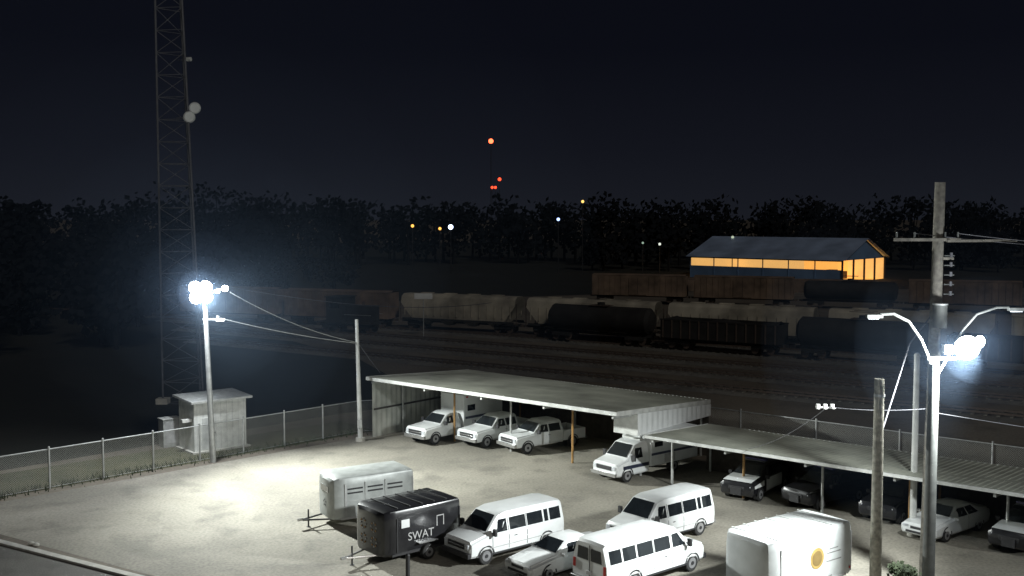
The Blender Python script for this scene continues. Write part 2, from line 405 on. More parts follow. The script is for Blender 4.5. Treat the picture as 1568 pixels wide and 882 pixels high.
# ------------------------------------------------------------------ chain link fence
def chain_mat():
    m=bpy.data.materials.new("chain_link"); m.use_nodes=True; nt=m.node_tree; N=nt.nodes; L=nt.links
    b=N["Principled BSDF"]; b.inputs["Base Color"].default_value=(.42,.43,.40,1); b.inputs["Roughness"].default_value=.5
    out=N["Material Output"]; tc=N.new("ShaderNodeTexCoord"); sp=N.new("ShaderNodeSeparateXYZ"); L.new(tc.outputs["Object"],sp.inputs[0])
    def mth(op,a,bv):
        n=N.new("ShaderNodeMath"); n.operation=op
        for k,v in enumerate((a,bv)):
            if v is None: continue
            if isinstance(v,(int,float)): n.inputs[k].default_value=v
            else: L.new(v,n.inputs[k])
        return n.outputs[0]
    k=9.0
    p=mth('FRACT',mth('MULTIPLY',mth('ADD',sp.outputs[0],sp.outputs[2]),k),None)
    q=mth('FRACT',mth('MULTIPLY',mth('SUBTRACT',sp.outputs[0],sp.outputs[2]),k),None)
    w=mth('MAXIMUM',mth('LESS_THAN',p,.10),mth('LESS_THAN',q,.10))
    tr=N.new("ShaderNodeBsdfTransparent"); mx=N.new("ShaderNodeMixShader")
    L.new(w,mx.inputs[0]); L.new(tr.outputs[0],mx.inputs[1]); L.new(b.outputs[0],mx.inputs[2]); L.new(mx.outputs[0],out.inputs[0])
    return m
CHAIN=chain_mat()
def fence(name,p0,p1,h,step=3.0):
    p0=Vector(p0+(0,)); p1=Vector(p1+(0,)); d=p1-p0; L=d.length
    e=empty(name,p0,math.atan2(d.y,d.x)); n=max(1,round(L/step)); b=MB()
    for i in range(n+1):
        x=L*i/n; b.cyl((x,0,0),(x,0,h+.08),.055,GALV,n=8)
        b.sphere((x,0,h+.1),.07,GALV,6)
    b.cyl((0,0,h),(L,0,h),.035,GALV,n=6); b.cyl((0,0,.08),(L,0,.08),.012,GALV,n=5)
    b.obj("posts_and_rail",e)
    f=MB(); f.poly([(0,.04,.05),(L,.04,.05),(L,.04,h),(0,.04,h)],CHAIN); f.obj("chain_link_mesh",e,smooth=False)
fence("chain_link_fence",(-44.5,38.6),(-10.6,73.9),2.2,3.1)
fence("chain_link_fence",(-10.6,73.9),(-8.2,74.6),2.2,2.4)
fence("chain_link_fence",(-1.0,81.5),(42,45.2),2.5,5.0)

# ------------------------------------------------------------------ carports
Bd=Vector((.764,-.645,0)); angB=math.atan2(Bd.y,Bd.x)
def carport(name,org,L,D,zf,zbk,endwall=False,gable=False,back=False,post_off=3.0,postn=5,thick=.22):
    e=empty(name,(org[0],org[1],0),angB)
    n=int(L/.3)
    b=MB()
    sl=(zbk-zf)/D
    def rf(u,v):
        i=round(u*n*2); return (L*u, D*v, zf+sl*D*v+(.04 if i%2 else 0))
    b.grid(rf,n*2,1,ROOFM)
    b.obj("roof_sheet",e,smooth=False)
    f=MB()
    f.box((L/2,-.02,zf-thick/2+.02),(L,.05,thick),WHITE2)
    f.box((L/2,D+.02,zbk-thick/2+.02),(L,.05,thick),WHITE2)
    for x in (0.0,L):
        f.poly([(x,0,zf-thick),(x,D,zbk-thick),(x,D,zbk+.05),(x,0,zf+.05)],WHITE2)
    f.poly([(0,0,zf-thick),(0,D,zbk-thick),(L,D,zbk-thick),(L,0,zf-thick)],WALLM)
    f.obj("fascia",e,smooth=False)
    p=MB()
    for i in range(postn):
        x=.4+(L-.8)*i/(postn-1)
        for y in (post_off,D-.4):
            z=zf+sl*y-thick; p.cyl((x,y,0),(x,y,z),.07,AMBER if i%2 else GALV,n=8)
        p.box((x,D/2,zf+sl*D/2-thick-.1),(.12,D-.3,.18),GALV,rx=math.atan(sl))
    p.obj("posts_and_beams",e)
    w=MB()
    if endwall:
        w.grid(lambda u,v:(.12+(.04 if round(u*40)%2 else 0), .4+(D-.8)*u, .0+v*(zf+sl*(.4+(D-.8)*u)-thick)),40,1,WALLM)
        w.box((.18,D/2,1.9),(.06,D-1,.12),DKWALL)
    if gable:
        w.grid(lambda u,v:(L+.05+(.03 if round(u*30)%2 else 0), 2.0+(D-2.0)*u, 2.55+v*(zf+sl*(2.0+(D-2.0)*u)-thick-2.55)),30,1,WHITE)
        w.poly([(L-1.6,2.0,2.55),(L+.05,2.0,2.55),(L+.05,2.0,zf-.38),(L-1.6,2.0,zf-.38)],WHITE2)
    if back:
        w.poly([(0,D-.15,0),(L,D-.15,0),(L,D-.15,zbk-thick),(0,D-.15,zbk-thick)],DKWALL)  # shade under the roof put into this panel's colour
    if w.v: w.obj("wall_panels",e,smooth=False)
    return e
carport("vehicle_carport",(-9.8,72.0),20.4,10.2,4.15,3.5,endwall=True,gable=True,back=True,postn=5)
carport("vehicle_carport",(7.2,57.8),36,6.8,3.1,2.7,back=True,post_off=2.2,postn=9,thick=.16)

# ------------------------------------------------------------------ vehicles
RL=220
v=van("white_passenger_van"); place(v,RL,(1.85,1.0),(-1.1,45.5))
v=van("white_passenger_van"); place(v,RL,(-1.65,1.0),(8.84,49.75))
v=van("white_passenger_van",ext=.5); place(v,40,(1.85,-1.0),(7.6,44.6))
v=sedan("white_sedan"); place(v,RL,(0,0),(2.1,45.0))
v=pickup("white_box_truck",False,WHITE,box=(-.5,-4.2,3.0)); place(v,RL+6,(1.9,1.0),(-5.0,69.8))
v=pickup("white_pickup_truck",True); place(v,RL+4,(1.9,1.0),(-1.6,68.8))
v=pickup("white_pickup_truck",True); place(v,RL-4,(1.9,1.0),(1.0,67.0))
v=ambulance("white_ambulance"); place(v,RL,(2.05,1.0),(6.5,59.8))
v=suv("police_suv",BLACKP,WHITE); place(v,RL+12,(2.4,-.9),(11.1,56.3))
v=suv("police_suv",BLACKP,None); place(v,RL-4,(2.4,-.9),(14.0,55.0))
v=suv("dark_suv",BLACKP,None,False); place(v,RL+8,(2.4,-.9),(17.1,52.2))
v=sedan("white_sedan",WHITE); place(v,RL-2,(2.3,-.8),(18.3,49.5))
v=suv("police_suv",BLACKP,WHITE); place(v,RL+4,(2.3,-.8),(21.5,47.4))

# black tactical trailer
e,h,w=cargo_trailer("black_utility_trailer",4.0,2.55,.40,2.38,BLACKP); place(e,RL,(2.0,1.275),(-5.4,45.0))
d=MB()
d.box((.95,w+.012,1.75),(.42,.012,.36),WHITE)
for sg in (-1,1):
    d.box((-.9+sg*.18,w+.012,1.55),(.04,.012,.5),GREYD); d.box((-.9,w+.012,1.55+sg*.25),(.4,.012,.04),GREYD)
for yy in (-.42,.42):
    for zz in (.95,1.6):
        for k in range(8):
            t=2*pi*k/8; d.box((h+.02,yy+.2*cos(t),zz+.2*sin(t)),(.02,.07,.07),AMBER if k%2 else GREYD)
d.obj("markings",e)
for i in range(5):
    r=MB(); r.box((1.2-i*.65,0,2.41),(.06,2.1,.04),DARK); r.obj("roof_bow",e)
tx=bpy.data.curves.new("side_lettering",'FONT'); tx.body="SWAT"; tx.size=.5; tx.extrude=.004; tx.align_x='CENTER'
to=bpy.data.objects.new("side_lettering",tx); COL.objects.link(to); to.parent=e; to.location=(.15,w+.03,.98); to.rotation_euler=(pi/2,0,pi)
tx.materials.append(GREYD)

# horse trailer
e,h,w=cargo_trailer("horse_trailer",4.2,2.3,.42,2.45,SILVER); place(e,211,(2.1,1.15),(-8.5,50.6))
d=MB()
for sg in (1,-1):
    for k in range(3):
        x=1.0-k*1.05
        for q in range(2): d.box((x,sg*(w+.014),1.68+q*.2),(.8,.012,.08),DARK)
        d.box((x+.52,sg*(w+.02),1.35),(.05,.03,1.6),GALV)
    d.box((-.2,sg*(w+.02),1.3),(3.3,.03,.05),GALV)
d.box((h+.01,0,1.8),(.02,1.0,.3),GLASS)
for k in range(5):
    t0=2*pi*k/5+pi/2
    d.poly([(h+.012,.12*cos(t0-.63),1.1+.12*sin(t0-.63)),(h+.012,.24*cos(t0),1.1+.24*sin(t0)),(h+.012,.12*cos(t0+.63),1.1+.12*sin(t0+.63))],DARK)
d.obj("slats",e,smooth=False)

# white cargo trailer
e,h,w=cargo_trailer("white_cargo_trailer",5.0,2.45,.5,2.65,TRAILW); place(e,RL-3,(2.5,1.22),(9.75,39.9))
d=MB(); d.cyl((-.3,w+.012,1.55),(-.3,w+.024,1.55),.42,GOLD,n=28); d.cyl((-.3,w+.024,1.55),(-.3,w+.03,1.55),.3,mat("gold_decal_dark",(.16,.11,.04),.5),n=28)
for k,l in enumerate((.7,1.1,.9,1.2)): d.box((-1.35,w+.014,1.78-k*.16),(l*.8,.006,.05),mat("dark_grey_decal",(.2,.2,.2),.5))
for k in range(7): d.box((2.0-k*.68,0,2.675),(.04,2.3,.02),WHITE2)
d.obj("emblem",e)

# ------------------------------------------------------------------ lamp poles
EM=mat("floodlight_lens",(.8,.8,.8),.3,emit=(.85,.93,1.0),estr=60)
def flood(b, c, yaw, tilt, s=.5):
    R=Matrix.Rotation(yaw,3,'Z')@Matrix.Rotation(tilt,3,'Y'); c=Vector(c); f=R@Vector((1,0,0))
    b.cyl(c-f*.12,c+f*.08,s*.3,POLEM,r1=s*.5,n=14)
    b.cyl(c+f*.082,c+f*.14,s*.48,EM,r1=s*.4,n=14)
e=empty("floodlight_pole",(-18.2,64.8,0)); b=MB()
b.cyl((0,0,0),(-.35,0,11.1),.19,GALV,r1=.13,n=14); b.box((-.35,0,10.4),(1.9,.12,.12),GALV); b.box((.6,0,10.55),(1.1,.08,.08),GALV,ry=-.2)
b.box((.1,0,8.75),(1.1,.08,.08),GALV); b.box((.6,0,8.72),(.5,.2,.16),PORC)
b.cyl((.45,0,8.7),(.45,0,8.95),.08,PORC)
for i,(x,z) in enumerate(((-.78,10.7),(-.16,10.72),(-.75,10.1),(-.15,10.12))): flood(b,(x,-.3,z),radians(-80+i*5),radians(12),.8)
flood(b,(.95,-.2,10.65),radians(-65),radians(15),.4)
b.obj("pole",e)
e2=empty("street_light_pole",(16.0,40.6,0)); b=MB()
b.cyl((0,0,0),(0,0,9.4),.24,POLEM,r1=.19,n=14)
def arc(b,pts,r,m):
    for p,q in zip(pts,pts[1:]): b.cyl(p,q,r,m,n=8,cap=False)
arc(b,[(0,0,8.9),(-.15,0,9.5),(-.5,0,10.3),(-1.0,0,11.0),(-1.6,0,11.3),(-2.1,0,11.28)],.055,POLEM)
b.box((-2.3,0,11.2),(.6,.24,.12),POLEM); b.box((-2.35,0,11.12),(.4,.18,.05),LAMPG)
arc(b,[(.1,0,8.9),(.55,.1,9.6),(1.1,.2,10.6),(1.7,.3,11.25),(2.5,.4,11.5),(3.0,.5,11.5)],.05,POLEM)
b.box((3.3,.5,11.42),(.6,.24,.12),POLEM); b.box((3.3,.5,11.34),(.4,.18,.05),LAMPG)
b.box((.5,0,9.6),(1.5,.1,.1),POLEM); b.box((.45,-.1,9.95),(.3,.3,.35),POLEM)
flood(b,(1.12,-.25,10.05),radians(-100),radians(8),.95); flood(b,(1.6,-.1,10.25),radians(-80),radians(8),.5)
b.obj("pole",e2)
e3=empty("utility_pole",(16.7,42.6,0)); b=MB()
b.cyl((0,0,0),(.15,0,16.3),.29,WOOD,r1=.2,n=14)
b.box((-.4,-.25,14.05),(2.6,.12,.12),WOOD); b.box((1.9,.1,14.0),(3.2,.1,.1),WOOD,rz=.25)
for x in (-1.6,-.9,.3,.8): b.cyl((x,-.25,14.1),(x,-.25,14.35),.04,POLEM,n=8)
b.cyl((.1,-.45,10.6),(.1,-.45,11.5),.27,POLEM,n=16); b.cyl((.1,-.45,11.5),(.1,-.45,11.56),.29,GALV,n=16)
for k in range(5):
    b.cyl((.35,-.1,11.9+k*.38),(.75,-.1,11.9+k*.38),.025,POLEM,n=6); b.cyl((.62,-.1,11.84+k*.38),(.62,-.1,12.02+k*.38),.06,CABLE,n=8)
b.box((.45,.0,13.3),(.6,.1,.1),WOOD)
b.cyl((-.9,0,9.9),(-2.2,0,5.4),.028,CABLE,n=6)
b.cyl((.05,0,11.2),(-.9,0,9.9),.028,CABLE,n=6)
b.obj("pole",e3)
def wire(name,p0,p1,sag,r=.018,m=None,n=24):
    p0=Vector(p0);p1=Vector(p1); cu=bpy.data.curves.new(name,'CURVE'); cu.dimensions='3D'; cu.bevel_depth=r; sp=cu.splines.new('POLY'); sp.points.add(n)
    for i in range(n+1):
        t=i/n; p=p0.lerp(p1,t); sp.points[i].co=(p.x,p.y,p.z-4*sag*t*(1-t),1)
    cu.materials.append(m or CABLE); o=bpy.data.objects.new(name,cu); COL.objects.link(o)
wire("overhead_wire",(-17.0,64.8,10.4),(-10.2,71,6.6),.4,.024,GALV)
wire("overhead_wire",(-17.6,64.8,8.8),(-10.2,71,6.55),.15,.026,GALV)
wire("overhead_wire",(-17.0,64.8,10.7),(-2,105,6.5),.8,.024)
wire("overhead_wire",(-10.2,71,6.6),(-9,73,4.3),.05,.02)
wire("overhead_wire",(16.7,42.4,7.2),(40,30,7.0),.6,.014)
wire("overhead_wire",(16.5,42.6,7.3),(13.3,45,6.95),.1,.014); wire("overhead_wire",(13.3,45,6.95),(12,54,3.2),.3,.014)
wire("overhead_wire",(17.5,42.4,14.3),(45,44,14.5),.9,.014); wire("overhead_wire",(15.8,42.4,14.3),(45,46,14.5),.9,.014)
b=MB()
for dx in (-.3,0,.3): b.cyl((dx,0,-.08),(dx,0,.12),.09,PORC,n=10)
b.cyl((-.4,0,0),(.45,0,-.05),.03,PORC,n=6)
o=b.obj("wire_insulator"); o.location=(13.2,45,6.95)
b=MB(); b.cyl((0,0,0),(0,0,8.5),.16,WHITE2,r1=.13,n=12); b.sphere((0,0,8.5),.15,WHITE2,10); b.cyl((0,0,0),(0,0,.3),.26,CONC)
o=b.obj("white_steel_pole"); o.location=(18.8,49.7,0)
b=MB(); b.cyl((0,0,0),(-.02,0,8.6),.24,PALEWOOD,r1=.19,n=12); b.cyl((0,0,7.9),(0,0,8.0),.22,GALV); o=b.obj("wooden_pole"); o.location=(14.45,42.0,0)
b=MB(); b.cyl((0,0,0),(-.18,0,8.15),.17,WHITE2,r1=.11,n=12); b.box((0,-.25,1.2),(.3,.2,.5),GALV); b.cyl((0,0,0),(0,0,.25),.32,CONC)
o=b.obj("steel_pole"); o.location=(-10.1,71,0)
b=MB(); b.cyl((0,0,0),(0,0,1.0),.09,DARK,n=10); b.sphere((0,0,1.0),.10,DARK,10); o=b.obj("bollard"); o.location=(-4.3,43.6,0)

# shed
e=empty("equipment_shed",(-20.0,67.1,0),math.atan2(2.3,2.7)); b=MB()
Ws,Ds,Hs=3.55,2.3,3.1
b.box((Ws/2,Ds/2,Hs/2+.1),(Ws,Ds,Hs),SHEDW); b.box((Ws/2,Ds/2,.05),(Ws+.4,Ds+.4,.12),CONC)
b.box((Ws/2,Ds/2-.05,Hs+.25),(Ws+.6,Ds+.6,.14),GALV,rx=.05)
for k in range(9): b.box((.2+k*.4,-.008,Hs/2+.1),(.02,.012,Hs-.1),GREYD)
b.box((1.0,-.02,1.2),(.95,.03,2.0),WHITE2); b.box((1.35,-.05,1.2),(.06,.05,.12),DARK); b.box((-.35,.4,2.1),(.6,.3,.2),PORC)
b.obj("shed_body",e,bevel=.01)
b=MB(); b.box((0,0,.9),(1.2,.8,1.8),GALV); b.box((0,0,1.84),(1.3,.9,.06),WHITE2); b.box((0,-.41,.95),(.9,.02,1.4),GREYD); o=b.obj("electrical_cabinet",bevel=.02); o.location=(-22.3,69.5,0); o.rotation_euler=(0,0,.7)

# radio tower
b=MB(); base=Vector((-26.0,86,0)); H=52
def leg(k,z):
    r=(2.0-1.15*z/H); a=radians(200+120*k); return Vector((-1.0*z/31*.65+r*cos(a), r*sin(a), z))
nb=30; TW=mat("tower_steel",(.12,.12,.13),.6,.2)
for i in range(nb):
    z0=H*i/nb; z1=H*(i+1)/nb
    for k in range(3):
        b.cyl(leg(k,z0),leg(k,z1),.08,TW,n=6,cap=False); k2=(k+1)%3
        b.cyl(leg(k,z0),leg(k2,z0),.03,TW,n=5,cap=False)
        if i%2: b.cyl(leg(k,z0),leg(k2,z1),.03,TW,n=5,cap=False)
        else: b.cyl(leg(k2,z0),leg(k,z1),.03,TW,n=5,cap=False)
for (x,z,r) in ((1.1,23.4,.46),(.65,22.7,.46)):
    c0=Vector((x,-.6,z)); b.cyl(c0,c0+Vector((.1,-.35,-.02)),r*.6,WHITE,r1=r,n=18); b.cyl(c0+Vector((.1,-.35,-.02)),c0+Vector((.13,-.5,-.03)),r,WHITE,r1=r*.8,n=18)
    b.cyl(c0,(x-1.2,0,z),.04,TW,n=5)
b.cyl((.55,-.6,27.2),(.9,-.7,27.2),.16,WHITE2,n=10); b.cyl((-.3,0,27.2),(.6,-.6,27.2),.04,TW,n=5)
for k in range(3): b.box(leg(k,0)+Vector((0,0,.2)),(.9,.9,.5),CONC)
o=b.obj("radio_tower"); o.location=base

# ------------------------------------------------------------------ rail yard
def trucks(b,L):
    for x in (-L/2+2.2,L/2-2.2):
        b.box((x,0,.75),(2.4,2.2,.35),HOPD)
        for dx in (-.85,.85):
            for sg in (1,-1): b.cyl((x+dx,sg*.7,.46),(x+dx,sg*.84,.46),.45,STEEL,n=14)
    b.box((0,0,1.0),(L-.4,.6,.3),HOPD)
    for sg in (1,-1): b.box((sg*(L/2+.1),0,.95),(.6,.3,.3),STEEL)
def hopper(name,m,L=16.5):
    b=MB(); h=L/2
    prof=[(-1.3,1.3),(-1.52,2.0),(-1.55,3.4),(-1.35,4.2),(-.8,4.55),(.8,4.55),(1.35,4.2),(1.55,3.4),(1.52,2.0),(1.3,1.3)]
    def fn(u,v):
        t=v*(len(prof)-1); i=min(int(t),len(prof)-2); f=t-i; y=prof[i][0]*(1-f)+prof[i+1][0]*f; z=prof[i][1]*(1-f)+prof[i+1][1]*f
        ext=h-.3 if z>3.2 else h-.3-(3.2-z)*.9
        return ((-1+2*u)*ext,y,z)
    b.grid(fn,12,9,m)
    for sg in (-1,1):
        b.poly([(sg*(h-.3-(max(0,3.2-z))*.9),y,z) for y,z in prof],m)
    for k in range(4):
        x=-h+3.4+k*(L-6.8)/3
        i=len(b.v); b.v+=[(x-1.3,-1.2,1.4),(x+1.3,-1.2,1.4),(x+1.3,1.2,1.4),(x-1.3,1.2,1.4),(x-.4,-.5,.6),(x+.4,-.5,.6),(x+.4,.5,.6),(x-.4,.5,.6)]
        for f in ((0,1,5,4),(1,2,6,5),(2,3,7,6),(3,0,4,7),(4,5,6,7)): b.f.append(tuple(i+j for j in f)); b.m.append(b.mi(m))
        b.box((x,0,4.63),(1.6,.8,.12),m)
    for k in range(15): 
        for sg in (1,-1): b.box((-h+.9+k*(L-1.8)/14,sg*1.58,2.65),(.09,.07,1.6),m)
    for sg in (1,-1):
        b.box((0,sg*1.5,1.35),(L-1,.12,.25),HOPD)
        for q in (1,-1): b.box((q*(h-.15),sg*1.4,2.4),(.08,.08,2.6),STEEL); b.box((q*(h-.6),sg*1.3,1.2),(1.2,.1,.1),STEEL)
    trucks(b,L); return b.obj(name)
def gondola(name,m,L=16.5,H=3.2):
    b=MB(); h=L/2
    for sg in (1,-1):
        b.box((0,sg*1.48,(1.2+H)/2),(L-.6,.1,H-1.2),m); b.box((0,sg*1.5,H),(L-.5,.18,.16),m); b.box((sg*(h-.3),0,(1.2+H)/2),(.1,2.9,H-1.2),m)
        for k in range(13): b.box((-h+.6+k*(L-1.2)/12,sg*1.56,(1.2+H)/2),(.14,.12,H-1.2),STEEL)
    b.box((0,0,1.2),(L-.6,2.9,.12),HOPD)
    b.grid(lambda u,v:((u-.5)*(L-1),(v-.5)*2.8,H-.7+.9*abs(sin(u*7+1))*sin(pi*v)+random.random()*.15),24,6,HOPD)
    trucks(b,L); return b.obj(name)
def boxcar(name,m,L=16.5,H=4.5):
    b=MB(); h=L/2
    b.box((0,0,(1.1+H)/2),(L-.5,3.0,H-1.1),m); b.poly([(-h+.2,-1.55,H+.003),(h-.2,-1.55,H+.003),(h-.2,0,H+.25),(-h+.2,0,H+.25)],m); b.poly([(-h+.2,1.55,H+.003),(h-.2,1.55,H+.003),(h-.2,0,H+.25),(-h+.2,0,H+.25)],m)
    for sg in (1,-1):
        for k in range(17): b.box((-h+.5+k*(L-1)/16,sg*1.53,(1.2+H)/2),(.1,.08,H-1.3),m)
        b.box((0,sg*1.58,2.7),(3.0,.08,2.9),m); b.box((0,sg*1.63,2.7),(.1,.06,2.7),STEEL)
    trucks(b,L); return b.obj(name)
def tank(name,m,L=15):
    b=MB(); h=L/2-.8
    b.cyl((-h,0,2.7),(h,0,2.7),1.5,m,n=24,cap=False)
    for sg in (1,-1): b.cyl((sg*h,0,2.7),(sg*(h+.35),0,2.7),1.5,m,r1=1.1,n=24); b.cyl((sg*(h+.35),0,2.7),(sg*(h+.5),0,2.7),1.1,m,r1=.4,n=24)
    b.cyl((0,0,4.1),(0,0,4.6),.45,m,n=14); b.box((0,0,4.25),(2.4,1.6,.06),STEEL)
    for sg in (1,-1): b.cyl((-1.2,sg*.8,5.0),(1.2,sg*.8,5.0),.03,STEEL,n=5)
    trucks(b,L); return b.obj(name)
def track(p0,ang,L):
    e=empty("railway_track",(p0[0],p0[1],0),ang); b=MB()
    b.grid(lambda u,v:(L*u,[-2.4,-1.5,1.5,2.4][round(v*3)],[.01,.14,.14,.01][round(v*3)]),40,3,G_BALL); b.obj("ballast",e,smooth=False)
    r=MB()
    for sg in (1,-1): r.box((L/2,sg*.75,.3),(L,.08,.16),STEEL)
    n=int(L/.9)
    for i in range(n): r.box((i*.9,0,.16),(.24,2.5,.1),WOOD)
    r.obj("rails_and_ties",e,smooth=False)
def row(p0,ang_deg,cars,off=0):
    a=radians(ang_deg); d=Vector((cos(a),sin(a),0)); p=Vector(p0+(0,)); s=off
    for fn,nm,m,L in cars:
        o=fn(nm,m,L); o.location=p+d*(s+L/2)+Vector((0,0,.36)); o.rotation_euler=(0,0,a); s+=L+1.0
a1=-33.4; a2=-26
row((4.5,128.4),a1,[(tank,"tank_railcar",HOPD,14),(gondola,"gondola_railcar",HOPD,14),(tank,"tank_railcar",HOPD,14),(gondola,"gondola_railcar",HOPD,14),(gondola,"gondola_railcar",HOPD,16),(gondola,"gondola_railcar",HOPD,16)])
track((5.5-30*cos(radians(a1)),128.4-30*sin(radians(a1))),radians(a1),170)
row((-14,141),a2,[(hopper,"hopper_railcar",HOPG,17),(hopper,"hopper_railcar",HOPG,17),(hopper,"hopper_railcar",HOPG,17),(hopper,"hopper_railcar",HOPG,17),(boxcar,"boxcar_railcar",HOPG,15),(hopper,"hopper_railcar",HOPG,17),(hopper,"hopper_railcar",HOPG,17)])
row((-14-35.5*cos(radians(-22)),141-35.5*sin(radians(-22))),-22,[(boxcar,"boxcar_railcar",HOPB,16.5),(boxcar,"boxcar_railcar",HOPB,16.5)])
b=MB(); b.box((-1.4,0,2.8),(2.4,3,3.2),HOPD); b.box((-1.4,0,4.45),(2.8,3.2,.12),HOPD); b.box((1.8,0,2.3),(3.8,1.9,2.2),HOPD); b.box((0,0,1.25),(8,3,.2),HOPD)
for sg in (1,-1):
    b.box((-1.4,sg*1.51,3.5),(1.5,.02,.8),GLASS); b.cyl((0,sg*1.4,2.3),(3.9,sg*1.4,2.3),.03,GALV,n=5)
b.cyl((2,0,3.4),(2,0,3.9),.15,STEEL); trucks(b,9); o=b.obj("yard_locomotive"); o.location=(-20.5,136,.3); o.rotation_euler=(0,0,radians(-24))
track((-80,173),radians(a2),230)
row((14,186),-20,[(boxcar,"boxcar_railcar",HOPB,16.5)]*2+[(tank,"tank_railcar",HOPD,15)]+[(boxcar,"boxcar_railcar",HOPB,16.5)]*3)
for k,dd in enumerate((-9,-16,-24)):
    p=Vector((5.5,129.2,0))+Vector((-.55,-.835,0))*(-dd)*1.0; q=p-Vector((cos(radians(a1)),sin(radians(a1)),0))*(60-k*12)
    track((q.x,q.y),radians(a1),210)
b=MB(); b.cyl((0,0,0),(0,0,5.2),.06,GALV); b.box((0,-.08,5.2),(2.2,.05,.7),WHITE); o=b.obj("yard_sign"); o.location=(-10.8,131,0)

# lit shed building
WARM=mat("warm_glow_wall",(.7,.5,.25),.6,var=.5,scale=.25,emit=(1.0,.55,.17),estr=.7)  # interior lamplight put into the walls as emission
WARM2=mat("bright_warm_glow_panel",(.7,.45,.2),.6,var=.5,scale=.25,emit=(1.0,.45,.09),estr=.85)  # stronger emission for the lamplight at the open end
BLUEM=mat("blue_metal_siding",(.20,.32,.52),.5,.1,var=.2,scale=.2)
BLUER=mat("blue_metal_roof",(.34,.43,.60),.5,.1,var=.25,scale=.2)
near=Vector((73,238,0)); e=empty("industrial_shed",near,math.atan2(.645,-.764)); Lb=38.5; Wb=-24.5
b=MB(); He=5.2; Hr=9.8
b.poly([(0,0,0),(Lb,0,0),(Lb,0,2.9),(0,0,2.9)],BLUEM)
b.poly([(0,0,4.75),(Lb,0,4.75),(Lb,0,He),(0,0,He)],BLUEM)
b.poly([(-1,.8,He-.15),(Lb+1,.8,He-.15),(Lb+1,Wb/2,Hr),(-1,Wb/2,Hr)],BLUER); b.poly([(-1,Wb-.8,He-.15),(Lb+1,Wb-.8,He-.15),(Lb+1,Wb/2,Hr),(-1,Wb/2,Hr)],BLUER)
b.poly([(0,0,He-.2),(0,Wb,He-.2),(0,Wb/2,Hr-.1)],BLUEM); b.poly([(Lb,0,He),(Lb,Wb,He),(Lb,Wb/2,Hr-.1)],BLUEM)
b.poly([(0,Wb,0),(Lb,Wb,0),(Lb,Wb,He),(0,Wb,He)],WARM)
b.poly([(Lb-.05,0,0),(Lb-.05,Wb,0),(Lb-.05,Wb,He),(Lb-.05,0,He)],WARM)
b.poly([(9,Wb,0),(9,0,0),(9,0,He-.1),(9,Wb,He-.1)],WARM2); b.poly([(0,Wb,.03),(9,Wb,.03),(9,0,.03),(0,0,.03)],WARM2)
for k in range(7): b.box((Lb*k/6,.0,He/2),(.2,.2,He),BLUEM)
for k in range(5): b.box((0,Wb*k/4,He/2),(.35,.35,He),DKWALL)
for k in range(3): b.box((7+k*.3,Wb*(.2+.25*k),.9+(k%2)*.3),(2,2.4,1.8+(k%2)*.6),HOPB)
b.obj("building",e,smooth=False)
b=MB(); b.box((0,0,1.0),(50,12,2.0),HOPB); b.box((-20,0,2.3),(8,8,.6),HOPD); o=b.obj("freight_platform"); o.location=(48,218,0); o.rotation_euler=(0,0,radians(-12))

# ------------------------------------------------------------------ trees
def leaves(b,c,r,n,size,m,sq=.8):
    for _ in range(n):
        while True:
            p=Vector((random.uniform(-1,1),random.uniform(-1,1),random.uniform(-1,1)))
            if .25<p.length<1: break
        p=Vector(c)+Vector((p.x*r,p.y*r,p.z*r*sq))
        u=Vector((random.gauss(0,1),random.gauss(0,1),random.gauss(0,1))).normalized()*size*random.uniform(.5,1.2)
        w=u.orthogonal().normalized()*size*random.uniform(.5,1)
        b.poly([p-u,p+w,p+u,p-w],m)
def treemass(name,pts,leafn,size,m):
    b=MB()
    for (x,y,h) in pts:
        b.cyl((x,y,0),(x+random.uniform(-.5,.5),y,h*.6),h*.022,BARK,r1=h*.01,n=5,cap=False)
        R=h*random.uniform(.32,.44)
        for k in range(7):
            a=random.uniform(0,2*pi); rr=R*random.uniform(.1,.8); z=h*random.uniform(.22,.8)
            if k<4: b.cyl((x,y,h*.3),(x+rr*cos(a),y+rr*sin(a),z),h*.008,BARK,r1=h*.003,n=4,cap=False)
            leaves(b,(x+rr*cos(a),y+rr*sin(a),z),R*random.uniform(.45,.72),leafn//7,size,m)
    return b.obj(name,smooth=False)
pts=[]
x=-280
while x<340:
    D=random.uniform(320,380); pts.append((x,D,random.uniform(20,23))); x+=random.uniform(2.6,4.2)
treemass("distant_tree_line",pts,200,1.0,LEAFD)
pts=[(random.uniform(-110,-42),random.uniform(110,175),random.uniform(11,17.5)) for _ in range(52)]+[(-75+i*6,190+random.uniform(-10,10),random.uniform(13,17)) for i in range(8)]+[(-64,235,27),(-57,240,26),(-70,238,25),(-60,236,24),(-52,242,22)]
treemass("tree_belt",pts,300,.6,LEAFD)
pts=[(random.uniform(20,200),random.uniform(282,310),random.uniform(11,16)) for _ in range(40)]
treemass("tree_belt",pts,160,1.0,LEAFD)
b=MB()
for k in range(9):
    a=random.uniform(0,2*pi); r=random.uniform(0,.6); b.cyl((0,0,0),(r*cos(a),r*sin(a),.9),.02,BARK,n=4); leaves(b,(r*cos(a),r*sin(a),.75+random.uniform(-.3,.4)),.4,70,.09,LEAF)
o=b.obj("shrub",smooth=False); o.location=(15.5,42.0,0)
b=MB()
for k in range(900):
    t=random.random(); p=Vector((-33,50.6,0)).lerp(Vector((-10.5,74,0)),t)+Vector((random.gauss(0,.5)-.2,random.gauss(0,.5)+.2,0)); hh=random.uniform(.08,.35)
    dx=random.uniform(-.1,.1); b.poly([p,p+Vector((.06,0,0)),p+Vector((dx,random.uniform(-.1,.1),hh))],LEAF)
